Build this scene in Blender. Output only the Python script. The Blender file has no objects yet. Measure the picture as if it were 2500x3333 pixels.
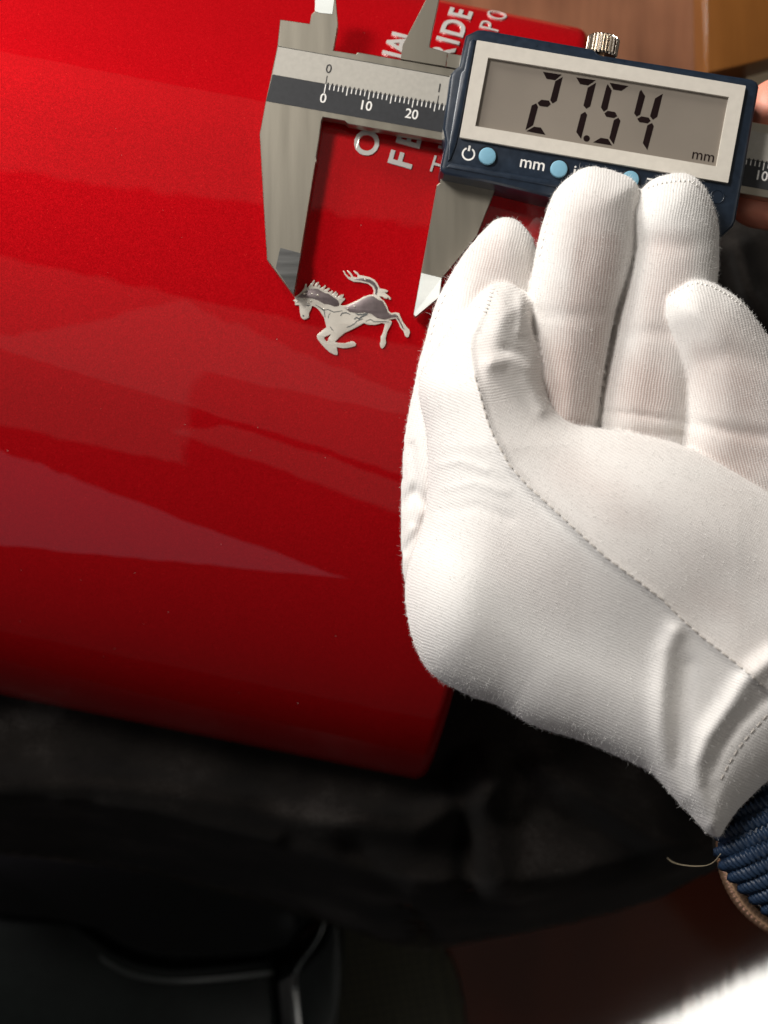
import bpy, bmesh, math, random
import numpy as np
from mathutils import Vector, Matrix
from mathutils.geometry import tessellate_polygon

random.seed(7); rng = np.random.default_rng(7)
scene = bpy.context.scene
C = scene.collection
S = 0.001                      # everything below is measured in millimetres
CAM = 350.0                    # lens height above the caliper face
K = 14.5                       # photograph pixels per millimetre on the caliper face

# ---------------------------------------------------------------- camera
cd = bpy.data.cameras.new('camera'); cam = bpy.data.objects.new('camera', cd); C.objects.link(cam)
cam.location = (0, 0, CAM*S)
cd.sensor_fit = 'VERTICAL'; cd.sensor_height = 36; cd.lens = 36*CAM/(3333/K)
cd.clip_start = 0.01; cd.clip_end = 20
cd.dof.use_dof = True; cd.dof.focus_distance = (CAM-14)*S; cd.dof.aperture_fstop = 13.5
scene.camera = cam

# ---------------------------------------------------------------- world and lamps
w = bpy.data.worlds.new('World'); scene.world = w; w.use_nodes = True
bg = w.node_tree.nodes['Background']; bg.inputs[0].default_value = (0.95, 0.88, 0.78, 1); bg.inputs[1].default_value = 0.025
def area(name, loc, target, sx, sy, power, col, shape='RECTANGLE', roll=0):
    l = bpy.data.lights.new(name, 'AREA'); l.shape = shape; l.size = sx*S; l.size_y = sy*S
    l.energy = power; l.color = col
    o = bpy.data.objects.new(name, l); C.objects.link(o)
    o.location = Vector(loc)*S
    q = (Vector(target)-Vector(loc)).to_track_quat('-Z', 'Y')
    o.rotation_euler = (q @ Matrix.Rotation(math.radians(roll), 3, 'Z').to_quaternion()).to_euler()
    o.visible_camera = True
    return o
area('window_lamp', (-540, 560, 800), (10, 20, 0), 230, 230, 10.3, (1, .965, .92))
area('left_window_lamp', (-760, 190, 430), (-10, -20, 10), 460, 320, 1.3, (.93, .95, 1))
area('far_fill_lamp', (-520, 900, 260), (0, 60, 0), 300, 300, 11.0, (1, .96, .9))  # unseen low lamp added to brighten the far curve of the case
area('right_fill_lamp', (760, 20, 520), (60, 0, 20), 380, 380, 1.0, (1, .95, .88))  # unseen fill added to brighten the cuff and strap
area('far_reflection_panel', (50, 520, 1000), (50, 520, 0), 1150, 500, .26, (1, .93, .82), roll=-4)  # unseen panel added for the steel and lacquer to reflect
area('ceiling_reflection_panel', (-260, -18, 1000), (-260, -18, 0), 1400, 215, .145, (1, .93, .86), roll=-14)  # these unseen panels are laid out to draw the lacquer's reflection bands
area('ceiling_reflection_panel', (-650, -280, 1000), (-650, -280, 0), 770, 487, .18, (1, .93, .86), roll=-14)
area('ceiling_reflection_panel', (0, -365, 998), (0, -365, 0), 900, 330, .143, (1, .93, .86), roll=-45)
area('ceiling_reflection_panel', (-104, -617, 996), (-104, -617, 0), 500, 110, .027, (1, .93, .86), roll=-45)
area('near_reflection_panel', (-838, -900, 777), (-838, 0, 777), 900, 900, .72, (.95, .80, 1), roll=37)  # unseen panel, turned so its corner draws the wedge reflection on the lacquer
area('sun_glare_panel', (350, -524, 600), (143, -214, -260), 300, 150, .13, (1, .97, .9), roll=-6).data.spread = math.radians(22)  # unseen narrow-beam panel added; its reflection stands for the sun patch
scene.view_settings.view_transform = 'Standard'; scene.view_settings.look = 'None'
scene.view_settings.exposure = 0.0; scene.view_settings.gamma = 1.0
scene.cycles.max_bounces = 8

# ---------------------------------------------------------------- helpers
def P(px, py, z=0.0):
    f = (CAM-z)/CAM/K
    return Vector(((px-1250)*f, -(py-1666.5)*f, z))
def PX(co):                                            # mm arrays -> pixels
    f = (CAM-co[:, 2])/CAM/K
    return 1250+co[:, 0]/f, 1666.5-co[:, 1]/f
def zoomed(ox, oy, s, pts): return [(ox+x/s, oy+y/s) for x, y in pts]
WM = {}
def attach(o, parent):
    if parent is not None:
        o.parent = parent; o.matrix_parent_inverse = WM[parent.name].inverted()
    return o
def link(name, me, material=None, parent=None, M=None, label=None):
    o = bpy.data.objects.new(name, me); C.objects.link(o)
    if material is not None and not me.materials: me.materials.append(material)
    M = M or Matrix.Identity(4)
    o.matrix_basis = M; WM[o.name] = M
    attach(o, parent)
    if label: o['label'] = label
    return o
def thing(name, loc, label, cat, group=None):
    o = bpy.data.objects.new(name, None); C.objects.link(o); o.empty_display_size = .01
    M = Matrix.Translation(Vector(loc)*S); o.matrix_basis = M; WM[o.name] = M
    o['label'] = label; o['category'] = cat
    if group: o['group'] = group
    return o
def mesh_from(vs, fs, smooth=False, name='mesh'):
    me = bpy.data.meshes.new(name)
    me.from_pydata([tuple(Vector(v)*S) for v in vs], [], fs)
    me.validate(); me.update()
    bm = bmesh.new(); bm.from_mesh(me); bmesh.ops.recalc_face_normals(bm, faces=bm.faces); bm.to_mesh(me); bm.free()
    if smooth: me.polygons.foreach_set('use_smooth', [True]*len(me.polygons))
    return me
def chaikin(pts, n=2, closed=True):
    pts = [Vector(p) for p in pts]
    for _ in range(n):
        out = []
        m = len(pts)
        for i in range(m if closed else m-1):
            a, b = pts[i], pts[(i+1) % m]
            out += [a*.75+b*.25, a*.25+b*.75]
        if not closed: out = [pts[0]]+out+[pts[-1]]
        pts = out
    return [tuple(p) for p in pts]
def prism(poly, z1, z0, holes=(), bevel=0.0, seg=2, ztop=None, hole_bevel=False):
    """extrude a traced outline (pixels) from height z0 to z1, walls straight"""
    loops = [[P(x, y, z1) for x, y in poly]]+[[P(x, y, z1) for x, y in h] for h in holes]
    if ztop: loops[0] = [Vector((p.x, p.y, zt)) for p, zt in zip(loops[0], ztop)]
    tris = None
    if holes: tris = tessellate_polygon(loops)
    flat = [p for l in loops for p in l]; n = len(flat)
    bm = bmesh.new()
    top = [bm.verts.new(p*S) for p in flat]
    bot = [bm.verts.new(Vector((p.x, p.y, z0))*S) for p in flat]
    if tris:
        for t in tris:
            try: bm.faces.new([top[i] for i in t]); bm.faces.new([bot[i] for i in reversed(t)])
            except ValueError: pass
    else:
        bm.faces.new(top); bm.faces.new(list(reversed(bot)))
    k = 0
    for l in loops:
        m = len(l)
        for i in range(m):
            a, b = k+i, k+(i+1) % m
            bm.faces.new([top[a], top[b], bot[b], bot[a]])
        k += m
    bmesh.ops.recalc_face_normals(bm, faces=bm.faces)
    if bevel:
        ts = set(top); tops = []
        for e in bm.edges:
            if e.verts[0] in ts and e.verts[1] in ts and len(e.link_faces) == 2 and abs(e.link_faces[0].normal.dot(e.link_faces[1].normal)) < .7: tops.append(e)
        bmesh.ops.bevel(bm, geom=tops, offset=bevel*S, segments=seg, profile=.5, affect='EDGES', clamp_overlap=True)
    me = bpy.data.meshes.new('prism'); bm.to_mesh(me); bm.free()
    if bevel: me.polygons.foreach_set('use_smooth', [True]*len(me.polygons)); me.set_sharp_from_angle(angle=math.radians(28))
    return me
def disc_poly(cx, cy, r, n=40): return [(cx+r*math.cos(2*math.pi*i/n), cy+r*math.sin(2*math.pi*i/n)) for i in range(n)]
def text_mesh(body, offset=0.0, extrude=0.0, res=4):
    cu = bpy.data.curves.new('text', 'FONT'); cu.body = body; cu.size = 1; cu.offset = offset; cu.extrude = extrude
    cu.resolution_u = res; cu.align_x = 'CENTER'
    o = bpy.data.objects.new('text', cu); C.objects.link(o)
    bpy.context.view_layer.update()
    me = bpy.data.meshes.new_from_object(o.evaluated_get(bpy.context.evaluated_depsgraph_get()))
    bpy.data.objects.remove(o); bpy.data.curves.remove(cu)
    n = len(me.vertices); a = np.zeros(n*3, np.float32); me.vertices.foreach_get('co', a); a = a.reshape(-1, 3)
    return me, a
def set_co(me, a):
    me.vertices.foreach_set('co', (np.asarray(a, np.float32)*S).ravel()); me.update()
def tube(pts, r, n=8, taper=None):
    """swept tube in mm"""
    vs, fs = [], []
    pts = [Vector(p) for p in pts]
    for i, p in enumerate(pts):
        d = (pts[min(i+1, len(pts)-1)]-pts[max(i-1, 0)]).normalized()
        u = d.cross(Vector((.3, .2, 1))).normalized(); v = d.cross(u)
        rr = r*(taper(i/(len(pts)-1)) if taper else 1)
        for k in range(n):
            t = 2*math.pi*k/n; vs.append(p+(u*math.cos(t)+v*math.sin(t))*rr)
    for i in range(len(pts)-1):
        for k in range(n): fs.append((i*n+k, i*n+(k+1) % n, (i+1)*n+(k+1) % n, (i+1)*n+k))
    fs.append(tuple(range(n))); fs.append(tuple(range((len(pts)-1)*n, len(pts)*n)))
    return vs, fs

# ---------------------------------------------------------------- materials
def new_mat(name):
    m = bpy.data.materials.new(name); m.use_nodes = True
    return m, m.node_tree, m.node_tree.nodes['Principled BSDF']
def N(nt, t, **kw):
    n = nt.nodes.new(t)
    for k, v in kw.items():
        if k in n.inputs: n.inputs[k].default_value = v
        else: setattr(n, k, v)
    return n
def ramp(nt, fac, stops):
    r = nt.nodes.new('ShaderNodeValToRGB'); e = r.color_ramp.elements
    while len(e) < len(stops): e.new(.5)
    for i, (p, c) in enumerate(stops): e[i].position = p; e[i].color = (*c, 1) if len(c) == 3 else c
    nt.links.new(fac, r.inputs[0]); return r
def plain(name, col, rough=.5, metal=0.0, coat=0.0, nscale=400, var=.12, bump=0.0, bscale=None, stretch=None, rvar=.0):
    m, nt, b = new_mat(name)
    b.inputs['Roughness'].default_value = rough; b.inputs['Metallic'].default_value = metal
    b.inputs['Coat Weight'].default_value = coat; b.inputs['Coat Roughness'].default_value = .08
    tc = N(nt, 'ShaderNodeTexCoord'); mp = N(nt, 'ShaderNodeMapping'); nt.links.new(tc.outputs['Object'], mp.inputs[0])
    if stretch:
        mp.inputs['Scale'].default_value = stretch[0]; mp.inputs['Rotation'].default_value = (0, 0, math.radians(stretch[1]))
    no = N(nt, 'ShaderNodeTexNoise', Scale=nscale, Detail=4.0); nt.links.new(mp.outputs[0], no.inputs['Vector'])
    c0 = tuple(max(0, c*(1-var)) for c in col); c1 = tuple(min(1, c*(1+var)) for c in col)
    r = ramp(nt, no.outputs['Fac'], [(.3, c0), (.7, c1)]); nt.links.new(r.outputs[0], b.inputs['Base Color'])
    if rvar:
        rr = N(nt, 'ShaderNodeMapRange'); rr.inputs[3].default_value = rough-rvar; rr.inputs[4].default_value = rough+rvar
        nt.links.new(no.outputs['Fac'], rr.inputs[0]); nt.links.new(rr.outputs[0], b.inputs['Roughness'])
    if bump:
        n2 = N(nt, 'ShaderNodeTexNoise', Scale=bscale or nscale*2, Detail=3.0); nt.links.new(mp.outputs[0], n2.inputs['Vector'])
        bp = N(nt, 'ShaderNodeBump', Strength=bump, Distance=.0002); nt.links.new(n2.outputs['Fac'], bp.inputs['Height']); nt.links.new(bp.outputs[0], b.inputs['Normal'])
    return m
STEEL = plain('satin_steel', (.49, .45, .372), .34, 1.0, nscale=300, var=.05, bump=.03, bscale=900, stretch=((1, .06, 1), 10.), rvar=.04)
STEEL_D = plain('dark_reflection_steel', (.19, .19, .185), .30, 1.0, nscale=500, var=.35, bump=.1, bscale=900, stretch=((.05, 1, 1), 12.))  # dark reflection of the jaw facet put into the steel colour
STEEL_B = plain('bright_reflection_steel', (.80, .83, .79), .35, .2, nscale=200, var=.08, stretch=((.1, 1, 1), 10.))  # bright reflection of the tip facets put into a paler steel
SILVER = plain('silver_scale_strip', (.46, .435, .385), .42, .25, nscale=900, var=.05)
BLACKSTRIP = plain('black_scale_strip', (.022, .023, .026), .45, 0, nscale=900, var=.15)
WHITE = plain('white_print', (.78, .76, .72), .5, 0, nscale=900, var=.05)
INK = plain('black_print', (.012, .011, .012), .5)
NAVY = plain('navy_plastic', (.011, .019, .033), .30, 0, nscale=700, var=.2, bump=.06, bscale=4000, rvar=.06)
NAVY_D = plain('dark_recess_plastic', (.006, .009, .015), .4)
BEZEL = plain('pale_bezel_plastic', (.56, .52, .455), .45, 0, nscale=500, var=.04)
LCD = plain('lcd_glass_grey', (.20, .172, .142), .28, 0, coat=.4, nscale=40, var=.10)
LCDSEG = plain('lcd_segment_black', (.010, .005, .005), .6)
LCDSEG.node_tree.nodes['Principled BSDF'].inputs['Specular IOR Level'].default_value = .05
BUTTON = plain('pale_blue_button', (.17, .36, .47), .45, 0, nscale=500, var=.06)
KNURL = plain('knurled_nickel', (.50, .44, .37), .28, 1.0, nscale=300, var=.1)
CHROME = plain('chrome_letter', (.78, .75, .71), .25, .5, nscale=150, var=.06)
EMB = plain('polished_emblem_metal', (.76, .71, .62), .24, .35, nscale=260, var=.08)
EMB2 = plain('emblem_dark_reflection', (.33, .27, .275), .3, .85, nscale=500, var=.18)  # chrome's darker reflections painted as a greyer metal
EMBD = plain('engraved_line', (.16, .17, .17), .4, .6)
STITCH = plain('seam_thread', (.54, .50, .455), .9, nscale=2000)
THREAD = plain('white_overlock_thread', (.82, .80, .76), .8, nscale=2000)
SUEDE = None
BLACKGLOSS = plain('black_gloss_plastic', (.002, .0024, .0025), .25, 0, nscale=200, var=.3)
EDGE_HIGHLIGHT = plain('grey_edge_highlight', (.016, .019, .018), .3)  # paler grey that draws the highlights along the box edges
BLACKSIDE = plain('black_satin_plastic', (.0018, .0026, .0023), .45, 0, nscale=300, var=.3, bump=.1, bscale=2500)
for m_, sp in ((BLACKGLOSS, .4), (BLACKSIDE, .1)): m_.node_tree.nodes['Principled BSDF'].inputs['Specular IOR Level'].default_value = sp
RUBBER = plain('navy_rubber', (.010, .026, .058), .50, 0, nscale=600, var=.25, bump=.05)
ROSE = plain('rose_gold', (.95, .58, .37), .25, .9, nscale=200, var=.1)
CASE = plain('polished_steel_case', (.8, .8, .8), .15, 1.0)

def red_paint():
    m, nt, b = new_mat('candy_red_metallic_lacquer')
    b.inputs['Roughness'].default_value = .45; b.inputs['Metallic'].default_value = .3; b.inputs['Specular IOR Level'].default_value = 0.0
    b.inputs['Coat Weight'].default_value = 1.0; b.inputs['Coat Roughness'].default_value = .012; b.inputs['Coat IOR'].default_value = 1.55
    tc = N(nt, 'ShaderNodeTexCoord')
    vo = N(nt, 'ShaderNodeTexVoronoi', Scale=6500.0); nt.links.new(tc.outputs['Object'], vo.inputs['Vector'])
    r = ramp(nt, vo.outputs['Color'], [(.0, (.31, .001, .003)), (.55, (.41, .002, .005)), (.93, (.47, .003, .007)), (1, (.78, .03, .025))])
    nt.links.new(r.outputs[0], b.inputs['Base Color'])
    sub = N(nt, 'ShaderNodeVectorMath', operation='SUBTRACT'); nt.links.new(vo.outputs['Color'], sub.inputs[0]); sub.inputs[1].default_value = (.5, .5, .5)
    sc = N(nt, 'ShaderNodeVectorMath', operation='SCALE'); nt.links.new(sub.outputs[0], sc.inputs[0]); sc.inputs['Scale'].default_value = .09
    g = N(nt, 'ShaderNodeNewGeometry')
    ad = N(nt, 'ShaderNodeVectorMath', operation='ADD'); nt.links.new(g.outputs['Normal'], ad.inputs[0]); nt.links.new(sc.outputs[0], ad.inputs[1])
    nm = N(nt, 'ShaderNodeVectorMath', operation='NORMALIZE'); nt.links.new(ad.outputs[0], nm.inputs[0]); nt.links.new(nm.outputs[0], b.inputs['Normal'])
    # the clear coat keeps the smooth normal with a trace of orange peel
    no = N(nt, 'ShaderNodeTexNoise', Scale=110.0, Detail=1.0); nt.links.new(tc.outputs['Object'], no.inputs['Vector'])
    bp = N(nt, 'ShaderNodeBump', Strength=.12, Distance=.0003); nt.links.new(no.outputs['Fac'], bp.inputs['Height']); nt.links.new(bp.outputs[0], b.inputs['Coat Normal'])
    return m
RED = red_paint()

def suede():
    m, nt, b = new_mat('black_suede')
    b.inputs['Roughness'].default_value = .95
    b.inputs['Sheen Weight'].default_value = .02; b.inputs['Sheen Roughness'].default_value = .5
    b.inputs['Specular IOR Level'].default_value = .1
    tc = N(nt, 'ShaderNodeTexCoord')
    a = N(nt, 'ShaderNodeTexNoise', Scale=38.0, Detail=5.0); nt.links.new(tc.outputs['Object'], a.inputs['Vector'])
    f = N(nt, 'ShaderNodeTexNoise', Scale=1500.0, Detail=3.0); nt.links.new(tc.outputs['Object'], f.inputs['Vector'])
    mx = N(nt, 'ShaderNodeMath', operation='MULTIPLY_ADD'); nt.links.new(f.outputs['Fac'], mx.inputs[0]); mx.inputs[1].default_value = .35; nt.links.new(a.outputs['Fac'], mx.inputs[2])
    r = ramp(nt, mx.outputs[0], [(.45, (.0022, .0018, .0016)), (.72, (.009, .0074, .0063)), (.92, (.030, .0265, .024))]); nt.links.new(r.outputs[0], b.inputs['Base Color'])
    bp = N(nt, 'ShaderNodeBump', Strength=.5, Distance=.0004); nt.links.new(f.outputs['Fac'], bp.inputs['Height']); nt.links.new(bp.outputs[0], b.inputs['Normal'])
    return m
SUEDE = suede()

def wood(name, c0, c1, rough, rot, scale=1.0, coat=.5):
    m, nt, b = new_mat(name)
    b.inputs['Roughness'].default_value = rough; b.inputs['Specular IOR Level'].default_value = .1; b.inputs['Coat Weight'].default_value = coat; b.inputs['Coat Roughness'].default_value = .04
    tc = N(nt, 'ShaderNodeTexCoord'); mp = N(nt, 'ShaderNodeMapping'); nt.links.new(tc.outputs['Object'], mp.inputs[0])
    mp.inputs['Rotation'].default_value = (0, 0, math.radians(rot)); mp.inputs['Scale'].default_value = (1, .09, 1)
    n1 = N(nt, 'ShaderNodeTexNoise', Scale=150.0*scale, Detail=6.0, Roughness=.65); nt.links.new(mp.outputs[0], n1.inputs['Vector'])
    n2 = N(nt, 'ShaderNodeTexNoise', Scale=22.0*scale, Detail=3.0); nt.links.new(tc.outputs['Object'], n2.inputs['Vector'])
    ad = N(nt, 'ShaderNodeMath', operation='MULTIPLY_ADD'); nt.links.new(n2.outputs['Fac'], ad.inputs[0]); ad.inputs[1].default_value = .9; 
    ml = N(nt, 'ShaderNodeMath', operation='MULTIPLY'); nt.links.new(n1.outputs['Fac'], ml.inputs[0]); ml.inputs[1].default_value = .5
    nt.links.new(ml.outputs[0], ad.inputs[2])
    r = ramp(nt, ad.outputs[0], [(.45, c0), (.95, c1)]); nt.links.new(r.outputs[0], b.inputs['Base Color'])
    bp = N(nt, 'ShaderNodeBump', Strength=.1, Distance=.0003); cb = N(nt, 'ShaderNodeBump', Strength=.10, Distance=.0003); nt.links.new(n1.outputs['Fac'], cb.inputs['Height']); nt.links.new(cb.outputs[0], b.inputs['Coat Normal']); nt.links.new(n1.outputs['Fac'], bp.inputs['Height']); nt.links.new(bp.outputs[0], b.inputs['Normal'])
    return m
WOOD = wood('red_brown_varnished_wood', (.115, .048, .026), (.29, .13, .068), .4, 0)
WOODB = wood('shade_darkened_wood', (.008, .0016, .0007), (.020, .0045, .0018), .5, 0, .6, .4)  # shade at the lower right put into a near-black wood colour
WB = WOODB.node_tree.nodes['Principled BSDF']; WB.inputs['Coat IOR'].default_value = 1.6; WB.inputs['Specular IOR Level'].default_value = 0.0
WOODE = plain('worn_wood_edge', (.13, .085, .055), .5, nscale=120, var=.25)
WOOD2 = wood('orange_brown_wood', (.13, .045, .008), (.24, .09, .018), .5, 70)
FLOOR = plain('beige_floor', (.52, .45, .33), .6, nscale=20, var=.1)
SKIN = plain('bare_skin', (.72, .27, .185), .5, nscale=120, var=.10, bump=.15, bscale=1200)
SKIN.node_tree.nodes['Principled BSDF'].inputs['Subsurface Weight'].default_value = .25
SKIN.node_tree.nodes['Principled BSDF'].inputs['Subsurface Radius'].default_value = (.004, .0015, .0008)

def glove_mat():
    m, nt, b = new_mat('white_cotton_knit')
    b.inputs['Roughness'].default_value = 1.0; b.inputs['Specular IOR Level'].default_value = .05
    b.inputs['Sheen Weight'].default_value = .25; b.inputs['Sheen Roughness'].default_value = .6
    rib = N(nt, 'ShaderNodeAttribute', attribute_name='rib'); row = N(nt, 'ShaderNodeAttribute', attribute_name='row'); sh = N(nt, 'ShaderNodeAttribute', attribute_name='thin')
    tc = N(nt, 'ShaderNodeTexCoord')
    wob = N(nt, 'ShaderNodeTexNoise', Scale=160.0, Detail=2.0); nt.links.new(tc.outputs['Object'], wob.inputs['Vector'])
    def wave(att, period, wobble):
        ma = N(nt, 'ShaderNodeMath', operation='MULTIPLY_ADD'); nt.links.new(wob.outputs['Fac'], ma.inputs[0]); ma.inputs[1].default_value = wobble
        dv = N(nt, 'ShaderNodeMath', operation='MULTIPLY'); nt.links.new(att.outputs['Fac'], dv.inputs[0]); dv.inputs[1].default_value = 2*math.pi/period
        nt.links.new(dv.outputs[0], ma.inputs[2])
        s = N(nt, 'ShaderNodeMath', operation='SINE'); nt.links.new(ma.outputs[0], s.inputs[0]); return s
    a = wave(rib, .64, 9.0); c = wave(row, .50, 9.0)
    mul = N(nt, 'ShaderNodeMath', operation='MULTIPLY_ADD'); nt.links.new(c.outputs[0], mul.inputs[0]); mul.inputs[1].default_value = .35; nt.links.new(a.outputs[0], mul.inputs[2])
    fz = N(nt, 'ShaderNodeTexNoise', Scale=2600.0, Detail=2.0); nt.links.new(tc.outputs['Object'], fz.inputs['Vector'])
    pat = N(nt, 'ShaderNodeTexNoise', Scale=95.0, Detail=3.0); nt.links.new(tc.outputs['Object'], pat.inputs['Vector'])
    hh = N(nt, 'ShaderNodeMath', operation='MULTIPLY_ADD'); nt.links.new(fz.outputs['Fac'], hh.inputs[0]); hh.inputs[1].default_value = 1.2; nt.links.new(mul.outputs[0], hh.inputs[2])
    bp = N(nt, 'ShaderNodeBump', Strength=.3, Distance=.0001); nt.links.new(hh.outputs[0], bp.inputs['Height']); nt.links.new(bp.outputs[0], b.inputs['Normal'])
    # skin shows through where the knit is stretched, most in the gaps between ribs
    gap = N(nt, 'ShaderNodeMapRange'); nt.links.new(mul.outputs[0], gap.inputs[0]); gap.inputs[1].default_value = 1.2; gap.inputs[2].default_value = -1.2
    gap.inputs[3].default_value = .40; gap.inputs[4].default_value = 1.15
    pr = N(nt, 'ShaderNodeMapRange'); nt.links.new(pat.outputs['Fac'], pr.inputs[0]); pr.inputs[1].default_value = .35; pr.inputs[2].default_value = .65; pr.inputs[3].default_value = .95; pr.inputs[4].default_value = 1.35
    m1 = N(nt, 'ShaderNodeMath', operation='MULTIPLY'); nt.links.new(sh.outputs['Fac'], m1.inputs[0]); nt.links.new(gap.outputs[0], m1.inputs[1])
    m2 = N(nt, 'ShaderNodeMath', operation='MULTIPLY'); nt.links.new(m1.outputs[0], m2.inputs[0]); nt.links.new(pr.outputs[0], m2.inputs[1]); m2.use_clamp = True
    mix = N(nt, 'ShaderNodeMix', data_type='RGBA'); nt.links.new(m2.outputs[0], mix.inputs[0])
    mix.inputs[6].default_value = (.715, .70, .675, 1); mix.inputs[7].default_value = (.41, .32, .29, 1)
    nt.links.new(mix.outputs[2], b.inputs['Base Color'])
    return m
GLOVE = glove_mat()

# ================================================================= the setting
tb = prism([(-900, -700), (2235, -700), (2262, -20), (2312, 70), (2362, 160), (2402, 245), (2460, 380), (2620, 800), (2860, 1900), (2900, 2560), (2400, 2650), (1300, 2700), (700, 2560), (-900, 2500)], -92, -112)
table = link('tabletop', tb, WOOD); table['kind'] = 'structure'
bn = link('added_bench', prism([(-6000, 2300), (6000, 2300), (6000, 11000), (-6000, 11000)], -260, -285), WOODB); bn['kind'] = 'structure'  # lower surface added to keep the foreground and its reflection dark
rim = prism([(2236, -700), (2262, -20), (2312, 70), (2362, 160), (2402, 245), (2460, 380), (2620, 800), (2645, 798), (2482, 372), (2428, 240), (2392, 150), (2342, 60), (2296, -30), (2264, -700)], -91.7, -112, bevel=.8)
r_ = link('table_edge', rim, WOODE, table)
fl = prism([(-1500, -1500), (4200, -1500), (4200, 4800), (-1500, 4800)], -420, -430)
f_ = link('floor', fl, FLOOR); f_['kind'] = 'structure'
st = thing('board', P(2600, -100, -92), 'orange brown wooden board lying beyond the table edge', 'board')
link('plank', prism([(2000, -420), (2900, -420), (2900, 76), (2500, 192), (2397, 218), (2300, 240), (2290, -420)], -75, -91, bevel=.8), WOOD2, st)
pm = link('mat', prism([(2350, -300), (2950, -300), (2950, 700), (2350, 700)], -125, -128), plain('cream_mat', (.74, .66, .48), .8, nscale=60, var=.08)); pm['label'] = 'pale cream mat showing below the orange board at the display corner'; pm['category'] = 'mat'
# ================================================================= red lacquered case
AX = math.radians(11.5)
av = np.array([math.cos(AX), -math.sin(AX)]); nv = np.array([math.sin(AX), math.cos(AX)])
prof = np.array([(127, -92), (127, -62), (126.6, -42), (125.4, -31), (122.6, -24.2), (118, -19.6), (111.5, -15.6), (103, -11.2), (94, -7.5), (84, -5.2), (70, -4.4), (50, -4.4), (32, -5.3), (16, -7.4), (2, -11), (-12, -15.8), (-26, -22.6), (-39, -31.5), (-50, -42), (-59, -54), (-66, -67), (-70.5, -80), (-72, -92)], float)
def natural_spline(x, y, xs):
    n = len(x); h = np.diff(x); A = np.zeros((n, n)); r = np.zeros(n); A[0, 0] = A[-1, -1] = 1
    for i in range(1, n-1):
        A[i, i-1] = h[i-1]; A[i, i] = 2*(h[i-1]+h[i]); A[i, i+1] = h[i]
        r[i] = 3*((y[i+1]-y[i])/h[i]-(y[i]-y[i-1])/h[i-1])
    c = np.linalg.solve(A, r); b = np.diff(y)/h-h*(2*c[:-1]+c[1:])/3; d = np.diff(c)/(3*h)
    k = np.clip(np.searchsorted(x, xs)-1, 0, n-2); t = xs-x[k]
    return y[k]+b[k]*t+c[k]*t*t+d[k]*t**3
L = np.concatenate([[0], np.cumsum(np.hypot(*np.diff(prof, axis=0).T))])
ls = np.linspace(0, L[-1], 240)
pt = natural_spline(L, prof[:, 0], ls); pz = natural_spline(L, prof[:, 1], ls)
tg = np.stack([np.gradient(pt, ls), np.gradient(pz, ls)], 1); tg /= np.linalg.norm(tg, axis=1)[:, None]
nrm2 = np.stack([-tg[:, 1], tg[:, 0]], 1)
if nrm2[120, 1] < 0: nrm2 = -nrm2
S_END = 26.5
def surf_z(x, y):
    t = np.asarray(x)*nv[0]+np.asarray(y)*nv[1]
    o = np.argsort(pt[8:-8]); return np.interp(t, pt[8:-8][o], pz[8:-8][o])
def on_case(px, py, lift=0.0):
    z = -6.0
    for _ in range(6): p = P(px, py, z); z = float(surf_z(p.x, p.y))+lift
    return P(px, py, z)
case = thing('case', (-40, 25, -92), 'glossy metallic red lacquered case with rounded front and chrome lettering', 'case')
rings = [(-180, 0.0)]+[(s, 0.0) for s in np.linspace(-150, S_END-4, 14)]
RB = 3.5
for th in np.linspace(15, 90, 6): rings.append((S_END-4+RB*math.sin(math.radians(th)), RB*(1-math.cos(math.radians(th)))))
vs, fs = [], []
for s, off in rings:
    for i in range(len(ls)):
        t = pt[i]-nrm2[i, 0]*off; z = pz[i]-nrm2[i, 1]*off
        q = av*s+nv*t; vs.append((q[0], q[1], z))
m = len(ls)
for r in range(len(rings)-1):
    for i in range(m-1): fs.append((r*m+i, r*m+i+1, (r+1)*m+i+1, (r+1)*m+i))
body = mesh_from(vs, fs, True)
bm = bmesh.new(); bm.from_mesh(body); bm.verts.ensure_lookup_table()
f = bm.faces.new([bm.verts[(len(rings)-1)*m+i] for i in range(m)]); f.smooth = False
f2 = bm.faces.new([bm.verts[i] for i in range(m)]); f2.smooth = False
bmesh.ops.recalc_face_normals(bm, faces=bm.faces)
bm.to_mesh(body); bm.free()
case_body = link('body', body, RED, case)

# specks of dust on the lacquer
dv, df = [], []
for _ in range(45):
    x, y = rng.uniform(0, 1750), rng.uniform(60, 2300); c = on_case(x, y, .03); r0 = rng.uniform(.03, .085); k = len(dv); a0 = rng.uniform(0, 6.28)
    el = rng.uniform(1, 2.2)
    for q in range(5):
        t = 2*math.pi*q/5; u, v = r0*el*math.cos(t), r0*math.sin(t)
        X_, Y_ = c.x+u*math.cos(a0)-v*math.sin(a0), c.y+u*math.sin(a0)+v*math.cos(a0); dv.append((X_, Y_, float(surf_z(X_, Y_))+.02))
    dv.append((c.x, c.y, c.z+r0)); df += [(k+q, k+(q+1) % 5, k+5) for q in range(5)]
dust = link('dust', mesh_from(dv, df), plain('pale_dust', (.45, .36, .32), .9), case); dust['kind'] = 'stuff'
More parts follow.
